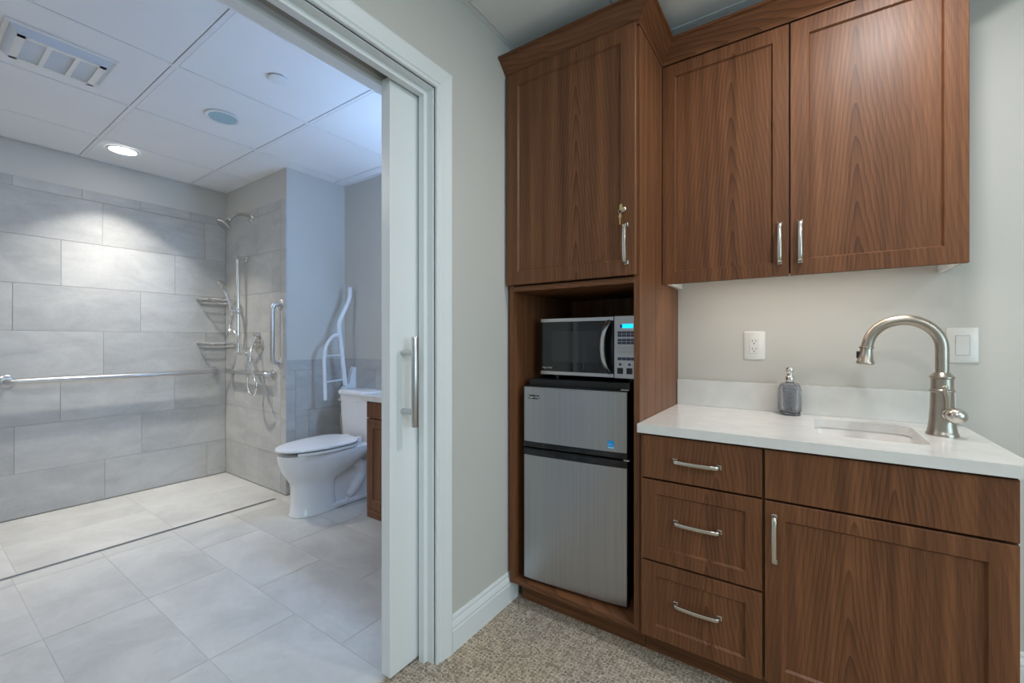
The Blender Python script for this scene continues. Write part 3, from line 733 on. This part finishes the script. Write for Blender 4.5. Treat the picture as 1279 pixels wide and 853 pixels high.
# ------------------------------------------------------------------ microwave
mx0, mx1, my, mz0, mz1 = -.993, -.528, 1.67, 1.0, 1.251; mb = mz0 - .010
t = empty('microwave', (-.76, my, .984), 'black and silver countertop microwave on top of the mini fridge', 'microwave')
obj('case', bx(mx0 + .002, mx1, my + .012, my + .33, mz0 - .002, mz1 - .001, bev=.003), 'black_plastic', t)
md_ = -.645
dm = obj('door', bx(mx0, md_ - .0015, my + .001, my + .012, mz0, mz1, bev=.001), 'black_gloss', t)
for a, b in ((mz1 - .017, mz1 - .0015), (mz0 + .0015, mz0 + .017)): obj('steel_strip', bx(mx0 + .003, md_ - .002, my - .001, my + .003, a, b, bev=.0008), 'satin_steel', dm)
obj('door_glass', bx(mx0 + .004, md_ - .004, my - .0004, my + .002, mz0 + .018, mz1 - .018), 'dark_glass', dm)
obj('window', bx(mx0 + .058, md_ - .063, my - .0010, my + .001, mz0 + .058, mz1 - .058, bev=.0003), 'mesh_glass', dm, label='mesh-backed viewing window')
pts = [(-.671, my - .004, mz0 + .020)]
for k in range(11):
    s = -1 + k / 5; pts.append((-.668 - .016 * (1 - s * s), my - .012 - .024 * (1 - s ** 4), (mz0 + mz1) / 2 + s * .098))
pts.append((-.671, my - .004, mz1 - .020))
obj('handle', tube(B(), pts, .0095, section=[(.5 * math.cos(a), 1.35 * math.sin(a)) for a in [2 * PI * k / 14 for k in range(14)]], up=(0, -1, 0)), 'satin_steel', dm, True, 'curved silver door handle')
text_obj('door_lettering', 'Magic Chef', .011, 'badge_silver', dm, (mx0 + .036, my - .0014, mz0 + .032), (PI / 2, 0, 0), .0002, .1)
cp_ = obj('control_panel', bx(md_ + .0005, mx1, my, my + .012, mz0, mz1, bev=.001), 'silver_panel', t)
P0 = md_ + .0005
obj('display', bx(P0 + .034, P0 + .078, my - .001, my + .001, mz1 - .049, mz1 - .033), 'display_blue', cp_, label='glowing blue clock display')
obj('display_edge', bx(P0 + .025, P0 + .034, my - .001, my + .001, mz1 - .047, mz1 - .035), 'display_dark', cp_)
def key_row(z0, z1, mat, n, x0=P0 + .014, x1=mx1 - .012):
    st = (x1 - x0) / n
    for i in range(n): obj('button', bx(x0 + i * st + .0008, x0 + (i + 1) * st - .0008, my - .0012, my + .001, z0, z1), mat, cp_)
for z in (mz1 - .072, mz1 - .084, mz1 - .102, mz1 - .114): key_row(z, z + .0105, 'navy_key', 5)
for z in (mz1 - .134, mz1 - .150): key_row(z, z + .013, 'pale_key', 3)
key_row(mz0 + .073, mz0 + .085, 'navy_key', 5)
for x in (P0 + .025, P0 + .063): obj('button', lathe(B(), [(.0055, 0), (.005, .0015), (.0001, .0017)], (x, my, mz0 + .056), (0, -1, 0), 18), 'navy_key', cp_, True)
for x in (P0 + .013, P0 + .051): obj('button', bx(x, x + .024, my - .0015, my + .001, mz0 + .018, mz0 + .042, bev=.0006), 'black_plastic', cp_)
for x in (mx0 + .06, mx1 - .06):
    for y in (my + .05, my + .28): obj('foot', lathe(B(), [(.012, .9845), (.012, .999)], (x, y, 0), seg=14), 'black_plastic', t, True)

# ------------------------------------------------------------------ toilet
tcx = -2.775
t = empty('toilet', (tcx, 1.8, 0), 'white two-piece toilet with closed lid beside the wing wall', 'toilet')
def egg(n, hw, yf, yb, z, p=1.0, yc=None):
    """closed outline: front at yf, back at yb, half width hw"""
    yc = yc if yc is not None else yb - (yb - yf) * .38
    out_ = []
    for k in range(n):
        a = 2 * PI * k / n; s, c = math.sin(a), math.cos(a)
        x = hw * math.copysign(abs(s) ** p, s)
        y = yc + (yf - yc) * c if c > 0 else yc + (yb - yc) * math.copysign(abs(c) ** .55, -c)
        out_.append(Vector((tcx + x, y, z)))
    return out_
NS = 48
secs = [(.114, 1.484, 1.79, 0, .80), (.114, 1.484, 1.79, .012, .80), (.106, 1.492, 1.78, .024, .80), (.103, 1.497, 1.77, .10, .80), (.103, 1.497, 1.77, .175, .82), (.109, 1.490, 1.79, .215, .86), (.134, 1.460, 1.88, .26, .92), (.163, 1.430, 1.99, .31, .97), (.178, 1.414, 2.05, .36, 1.0), (.182, 1.408, 2.06, .395, 1.0), (.178, 1.412, 2.058, .408, 1.0), (.150, 1.440, 2.04, .410, 1.0)]
bm = B(); rings = [[bm.verts.new(v) for v in egg(NS, hw, yf, yb, z, p)] for hw, yf, yb, z, p in secs]
ring_faces(bm, rings); bowl = obj('bowl', bm, 'porcelain', t, True)
for s in (1, -1):
    bm = B(); tube(bm, catmull([(tcx + s * .030, 1.74, .20), (tcx + s * .060, 1.79, .27), (tcx + s * .070, 1.86, .305), (tcx + s * .072, 1.94, .27), (tcx + s * .072, 1.97, .18), (tcx + s * .070, 1.92, .10), (tcx + s * .050, 1.87, .04)], 5), [.034 + .006 * math.sin(PI * k / 30) for k in range(31)], 16)
    obj('trapway', bm, 'porcelain', bowl, 'all')
    obj('bolt_cap', lathe(B(), [(.017, 0), (.017, .006), (.012, .018), (.002, .021)], (tcx + s * .088, 1.84, .031), seg=18), 'porcelain', t, True)
obj('foot_plate', bx(tcx - .108, tcx + .108, 1.70, 2.05, 0, .032, bev=.010, seg=2), 'porcelain', bowl, True)
obj('rear_base', bx(tcx - .070, tcx + .070, 1.72, 2.05, .004, .40, bev=.018, seg=3), 'porcelain', bowl, True)
def slab(ins, z0, z1, yb, name, rnd=.006, front=1.405, hw=.186):
    bm = B(); rs = []
    for i, z in ((rnd, z0), (0, z0 + rnd * .7), (0, z1 - rnd), (rnd * .6, z1 - rnd * .25), (rnd * 2.5, z1)):
        rs.append([bm.verts.new(v) for v in egg(NS, hw - i, front + i, yb - i, z, .97)])
    ring_faces(bm, rs); return obj(name, bm, 'porcelain', t, True)
# open-front seat: horseshoe, then the lid
bm = B(); oa = egg(NS, .185, 1.405, 1.93, 0, .97); ia = egg(NS, .115, 1.49, 1.86, 0, .97); keep = [k for k in range(NS) if not (k <= 4 or k >= NS - 4)]
cols = []
for k in keep: cols.append([bm.verts.new(v) for v in (oa[k] + Vector((0, 0, .414)), oa[k] + Vector((0, 0, .432)), ia[k] + Vector((0, 0, .432)), ia[k] + Vector((0, 0, .414)))])
ring_faces(bm, cols); obj('seat', bm, 'porcelain', t, True)
slab(0, .438, .456, 1.935, 'lid', front=1.398, hw=.187)
for s in (-1, 1): obj('hinge', bx(tcx + s * .075 - .022, tcx + s * .075 + .022, 1.925, 1.962, .410, .452, bev=.008, seg=2), 'porcelain', t, True)
for s in (-1, 1): obj('bumper', bx(tcx + s * .12 - .012, tcx + s * .12 + .012, 1.56, 1.585, .4095, .4145), 'white_plastic', t)
bm = B(); rs = []
for hw, y0, z in ((.185, 1.995, .395), (.200, 1.985, .41), (.208, 1.978, .55), (.216, 1.970, .742)):
    rs.append([bm.verts.new((*p, z)) for p in rrect(tcx - hw, tcx + hw, y0, YT - .012, .045, 6)])
ring_faces(bm, rs); obj('tank', bm, 'porcelain', t, True)
bm = B(); rs = []
for i, z in ((.004, .743), (0, .748), (0, .768), (.006, .776), (.02, .779)):
    rs.append([bm.verts.new((*p, z)) for p in rrect(tcx - .226 + i, tcx + .226 - i, 1.958 + i, YT - .006 - i, .05, 6)])
ring_faces(bm, rs); obj('tank_lid', bm, 'porcelain', t, True)
obj('badge', bx(tcx + .015, tcx + .045, 1.9695, 1.973, .690, .706, bev=.0005), 'vent_grey', t, label='small grey maker mark on the tank')
fl_ = obj('flush_lever', tube(B(), [(tcx - .19, 1.972, .70), (tcx - .19, 1.950, .70), (tcx - .185, 1.945, .70), (tcx - .12, 1.942, .692)], [.008, .007, .006, .005], 10), 'chrome', t, True)
bm = B(); tube(bm, catmull([(tcx - .30, YT - .005, .20), (tcx - .30, YT - .06, .22), (tcx - .28, 2.06, .40), (tcx - .275, 2.04, .56), (tcx - .24, 2.08, .66), (tcx - .212, 2.1, .62)], 6), .006, 8)
obj('supply_hose', bm, 'satin_steel', t, True)

# ------------------------------------------------------------------ vanity
t = empty('vanity', (-1.74, 1.88, .11), 'walnut vanity with white top half hidden behind the pocket door', 'vanity')
obj('body', bx(-2.14, -1.30, 1.622, YT - .001, .115, .80), 'walnut', t)
for a, b in ((.700, .797), (.165, .694)):
    obj('false_front' if a > .5 else 'door', shaker(-2.141, -1.72, a, b, 1.60, flat=a > .5), 'walnut', t)
    obj('false_front' if a > .5 else 'door', shaker(-1.716, -1.299, a, b, 1.60, flat=a > .5), 'walnut', t)
obj('bottom_rail', bx(-2.141, -1.299, 1.602, 1.622, .115, .162), 'walnut_h', t)
obj('plinth', bx(-2.10, -1.30, 1.70, YT - .001, 0, .115), 'black_plastic', t)
obj('vanity_top', bx(-2.165, -1.27, 1.575, YT - .001, .801, .835, bev=.002), 'quartz', t)

# ------------------------------------------------------------------ fold-up rail by the toilet
gx = -3.065
t = empty('fold_up_rail', (gx, YT, .75), 'white fold-up support rail on the wall left of the toilet tank', 'support rail')
mt = catmull([(gx, 2.085, .795), (gx, 2.056, 1.06), (gx, 2.033, 1.235), (gx, 2.042, 1.32), (gx, 2.105, 1.45), (gx, 2.128, 1.515), (gx, 2.128, 1.585)], 8)
obj('main_tube', tube(B(), mt, .0175, 16), 'white_enamel', t, True)
lpp = catmull([(gx, 2.040, 1.200), (gx, 1.985, 1.192), (gx, 1.935, 1.140), (gx, 1.905, 1.06), (gx, 1.906, .90), (gx, 1.914, .695)], 8)
obj('loop_tube', tube(B(), lpp, .0135, 14), 'white_enamel', t, True)
obj('end_cap', lathe(B(), [(.0182, 0), (.0182, .006), (.010, .009)], (gx, 2.128, 1.583), seg=16), 'vent_grey', t, True)
for z in (1.037, .838): obj('cross_bar', tube(B(), [(gx, 1.906, z - .006), (gx, 2.07, z + .004)], .006, 10), 'white_enamel', t, True)
bm = B(); prism(bm, [(YT, .72), (YT, .935), (YT - .012, .940), (YT - .022, .930), (YT - .06, .81), (YT - .115, .775), (YT - .115, .72)], 'x', gx - .022, gx + .022)
obj('bracket', bm, 'white_enamel', t)

# ------------------------------------------------------------------ grab bars
def grab_bar(a, b, nrm, stand, label, r=.016):
    a, b, nrm = Vector(a), Vector(b), Vector(nrm); d = (b - a).normalized(); mid = (a + b) / 2
    t = empty('grab_bar', tuple(mid), label, 'grab bar', 'steel grab bars in the shower')
    c = .045
    pts = catmull([a + nrm * .002, a + nrm * (stand - c * .55), a + nrm * (stand - .006) + d * c * .38, a + nrm * stand + d * c], 4) + \
          catmull([b + nrm * stand - d * c, b + nrm * (stand - .006) - d * c * .38, b + nrm * (stand - c * .55), b + nrm * .002], 4)
    obj('bar', tube(B(), pts, r, 16, up=d.cross(nrm)), 'satin_steel', t, True)
    for p in (a, b): obj('flange', lathe(B(), [(.040, 0), (.040, .004), (.034, .009), (.018, .011)], p, nrm, 28), 'satin_steel', t, True)
    return t
grab_bar((XT, .425, .892), (XT, 1.585, .892), (1, 0, 0), .062, 'long horizontal steel grab bar on the far tiled wall')
grab_bar((-4.06, YS, .897), (-3.37, YS, .897), (0, -1, 0), .062, 'short horizontal steel grab bar under the shower hose')
grab_bar((-3.275, YS, 1.425), (-3.275, YS, .985), (0, -1, 0), .062, 'vertical steel grab bar at the edge of the wing wall')

# ------------------------------------------------------------------ shower fittings
t = empty('shower_head', (-3.724, YS, 2.15), 'brushed nickel fixed shower head on a bent arm', 'shower head')
obj('flange', lathe(B(), [(.032, 0), (.032, .004), (.024, .012), (.013, .016)], (-3.724, YS, 2.155), (0, -1, 0), 24), 'nickel', t, True)
obj('arm', tube(B(), catmull([(-3.724, YS, 2.155), (-3.724, 1.62, 2.165), (-3.724, 1.56, 2.150), (-3.724, 1.515, 2.105)], 6), .013, 12), 'nickel', t, True)
ax = Vector((0, -.62, -.78))
obj('ball_joint', lathe(B(), [(.012, -.012), (.018, -.004), (.018, .012), (.014, .02)], (-3.724, 1.515, 2.105), ax, 18), 'nickel', t, True)
hd = obj('head', lathe(B(), [(.015, .015), (.022, .024), (.052, .058), (.056, .064), (.056, .072), (.050, .076)], (-3.724, 1.515, 2.105), ax, 28), 'nickel', t, True)
obj('spray_face', lathe(B(), [(.048, .0745), (.048, .078), (.001, .078)], (-3.724, 1.515, 2.105), ax, 24), 'dark_steel', hd, True)

sxb, syb = -3.825, 1.618
t = empty('hand_shower', (sxb, YS, 1.04), 'hand shower on a chrome slide bar with a looping hose', 'hand shower')
obj('slide_bar', tube(B(), [(sxb, syb, 1.035), (sxb, syb, 1.84)], .014, 14), 'chrome', t, True)
for z in (1.83, 1.05):
    b = obj('wall_bracket', tube(B(), [(sxb, syb - .018, z), (sxb, YS, z)], .018, 14), 'chrome', t, True)
    obj('bracket_flange', lathe(B(), [(.026, 0), (.026, .006), (.016, .010)], (sxb, YS, z), (0, -1, 0), 20), 'chrome', b, True)
sl = obj('slider', lathe(B(), [(.019, -.024), (.021, -.018), (.021, .018), (.019, .024)], (sxb, syb, 1.395), seg=20), 'chrome', t, True)
obj('slider_knob', lathe(B(), [(.010, 0), (.010, .022), (.016, .024), (.016, .036), (.012, .040)], (sxb, syb - .015, 1.395), (-.3, -1, 0), 18), 'chrome', sl, True)
wand = catmull([(sxb - .020, syb - .035, 1.36), (sxb - .035, syb - .045, 1.45), (sxb - .058, syb - .062, 1.535), (sxb - .075, syb - .080, 1.585)], 5)
obj('wand', tube(B(), wand, [.012] * 6 + [.013] * 6 + [.015] * 4, 12), 'chrome', t, True)
obj('wand_head', lathe(B(), [(.012, -.022), (.030, -.014), (.044, -.002), (.046, .008), (.042, .014), (.001, .014)], wand[-1] + Vector((-.006, -.006, .018)), (-.35, -.75, -.45), 26), 'nickel', t, True)
vx_ = -3.60
hs = t; t = empty('mixing_valve', (vx_, YS, 1.115), 'round nickel mixing valve with lever on the wing wall', 'valve')
vp = obj('valve_plate', lathe(B(), [(.072, 0), (.072, .004), (.060, .010), (.030, .014)], (vx_, YS, 1.115), (0, -1, 0), 32), 'nickel', t, True)
obj('valve_handle', lathe(B(), [(.028, .012), (.028, .045), (.022, .052), (.001, .054)], (vx_, YS, 1.115), (0, -1, 0), 24), 'nickel', vp, True)
obj('valve_lever', tube(B(), [(vx_, YS - .040, 1.115), (vx_ - .03, YS - .050, 1.10), (vx_ - .075, YS - .055, 1.085)], [.010, .009, .007], 10), 'nickel', vp, True)
obj('diverter', lathe(B(), [(.020, 0), (.020, .020), (.014, .030), (.014, .045)], (vx_ + .0, YS, 1.20), (0, -1, 0), 18), 'nickel', t, True)
hose = catmull([(sxb - .020, syb - .035, 1.355), (sxb - .040, syb - .045, 1.27), (sxb + .0, syb - .055, 1.215), (sxb + .07, syb - .06, 1.235), (sxb + .17, syb - .055, 1.12), (sxb + .29, syb - .05, .97), (sxb + .395, syb - .045, .84), (sxb + .39, syb - .043, .765), (sxb + .335, syb - .042, .735), (sxb + .265, syb - .040, .775), (sxb + .245, syb - .038, .88), (sxb + .265, syb - .03, .99), (sxb + .25, syb - .01, 1.09), (sxb + .225, YS - .03, 1.19)], 8)
obj('hose', tube(B(), hose, .0095, 10), 'chrome', hs, True, 'ribbed chrome hose')

def basket(z, label):
    t = empty('corner_basket', (-4.1, 1.57, z), label, 'basket', 'chrome wire baskets in the shower corner')
    c0, c1 = Vector((XT + .004, YS - .22, z)), Vector((XT + .22, YS - .004, z))
    out_ = [Vector((XT + .006, YS - .006, z)), c0]
    out_ += [Vector((XT + .006 + .215 * math.sin(a), YS - .006 - .215 * math.cos(a), z)) for a in [PI / 2 * k / 12 for k in range(1, 12)]]
    out_ += [c1, out_[0]]
    bm = B(); tube(bm, out_, .007, 8); obj('rim', bm, 'chrome', t, True)
    low = [p - Vector((0, 0, .032)) for p in out_]
    low = [Vector((XT + .006 + (p.x - XT - .006) * .9, YS - .006 + (p.y - YS + .006) * .9, p.z)) for p in low]
    bm = B(); tube(bm, low, .005, 8); obj('lower_ring', bm, 'chrome', t, True)
    for k in range(1, 8):
        x = XT + .006 + .19 * k / 8; y = math.sqrt(max(.193 ** 2 - (x - XT - .006) ** 2, 0))
        obj('wire', tube(B(), [(x, YS - .008, z - .032), (x, YS - .006 - y, z - .032)], .0036, 6), 'chrome', t)
    for p in ((XT + .02, YS - .2), (XT + .15, YS - .16), (XT + .2, YS - .02)): obj('strut', tube(B(), [(p[0], p[1], z), (XT + .006 + (p[0] - XT - .006) * .9, YS - .006 + (p[1] - YS + .006) * .9, z - .032)], .003, 6), 'chrome', t)
    obj('mount', lathe(B(), [(.022, 0), (.022, .008), (.012, .014)], (XT + .2, YS, z), (0, -1, 0), 18), 'chrome', t, True)
basket(1.50, 'upper chrome wire basket in the shower corner')
basket(1.135, 'lower chrome wire basket in the shower corner')
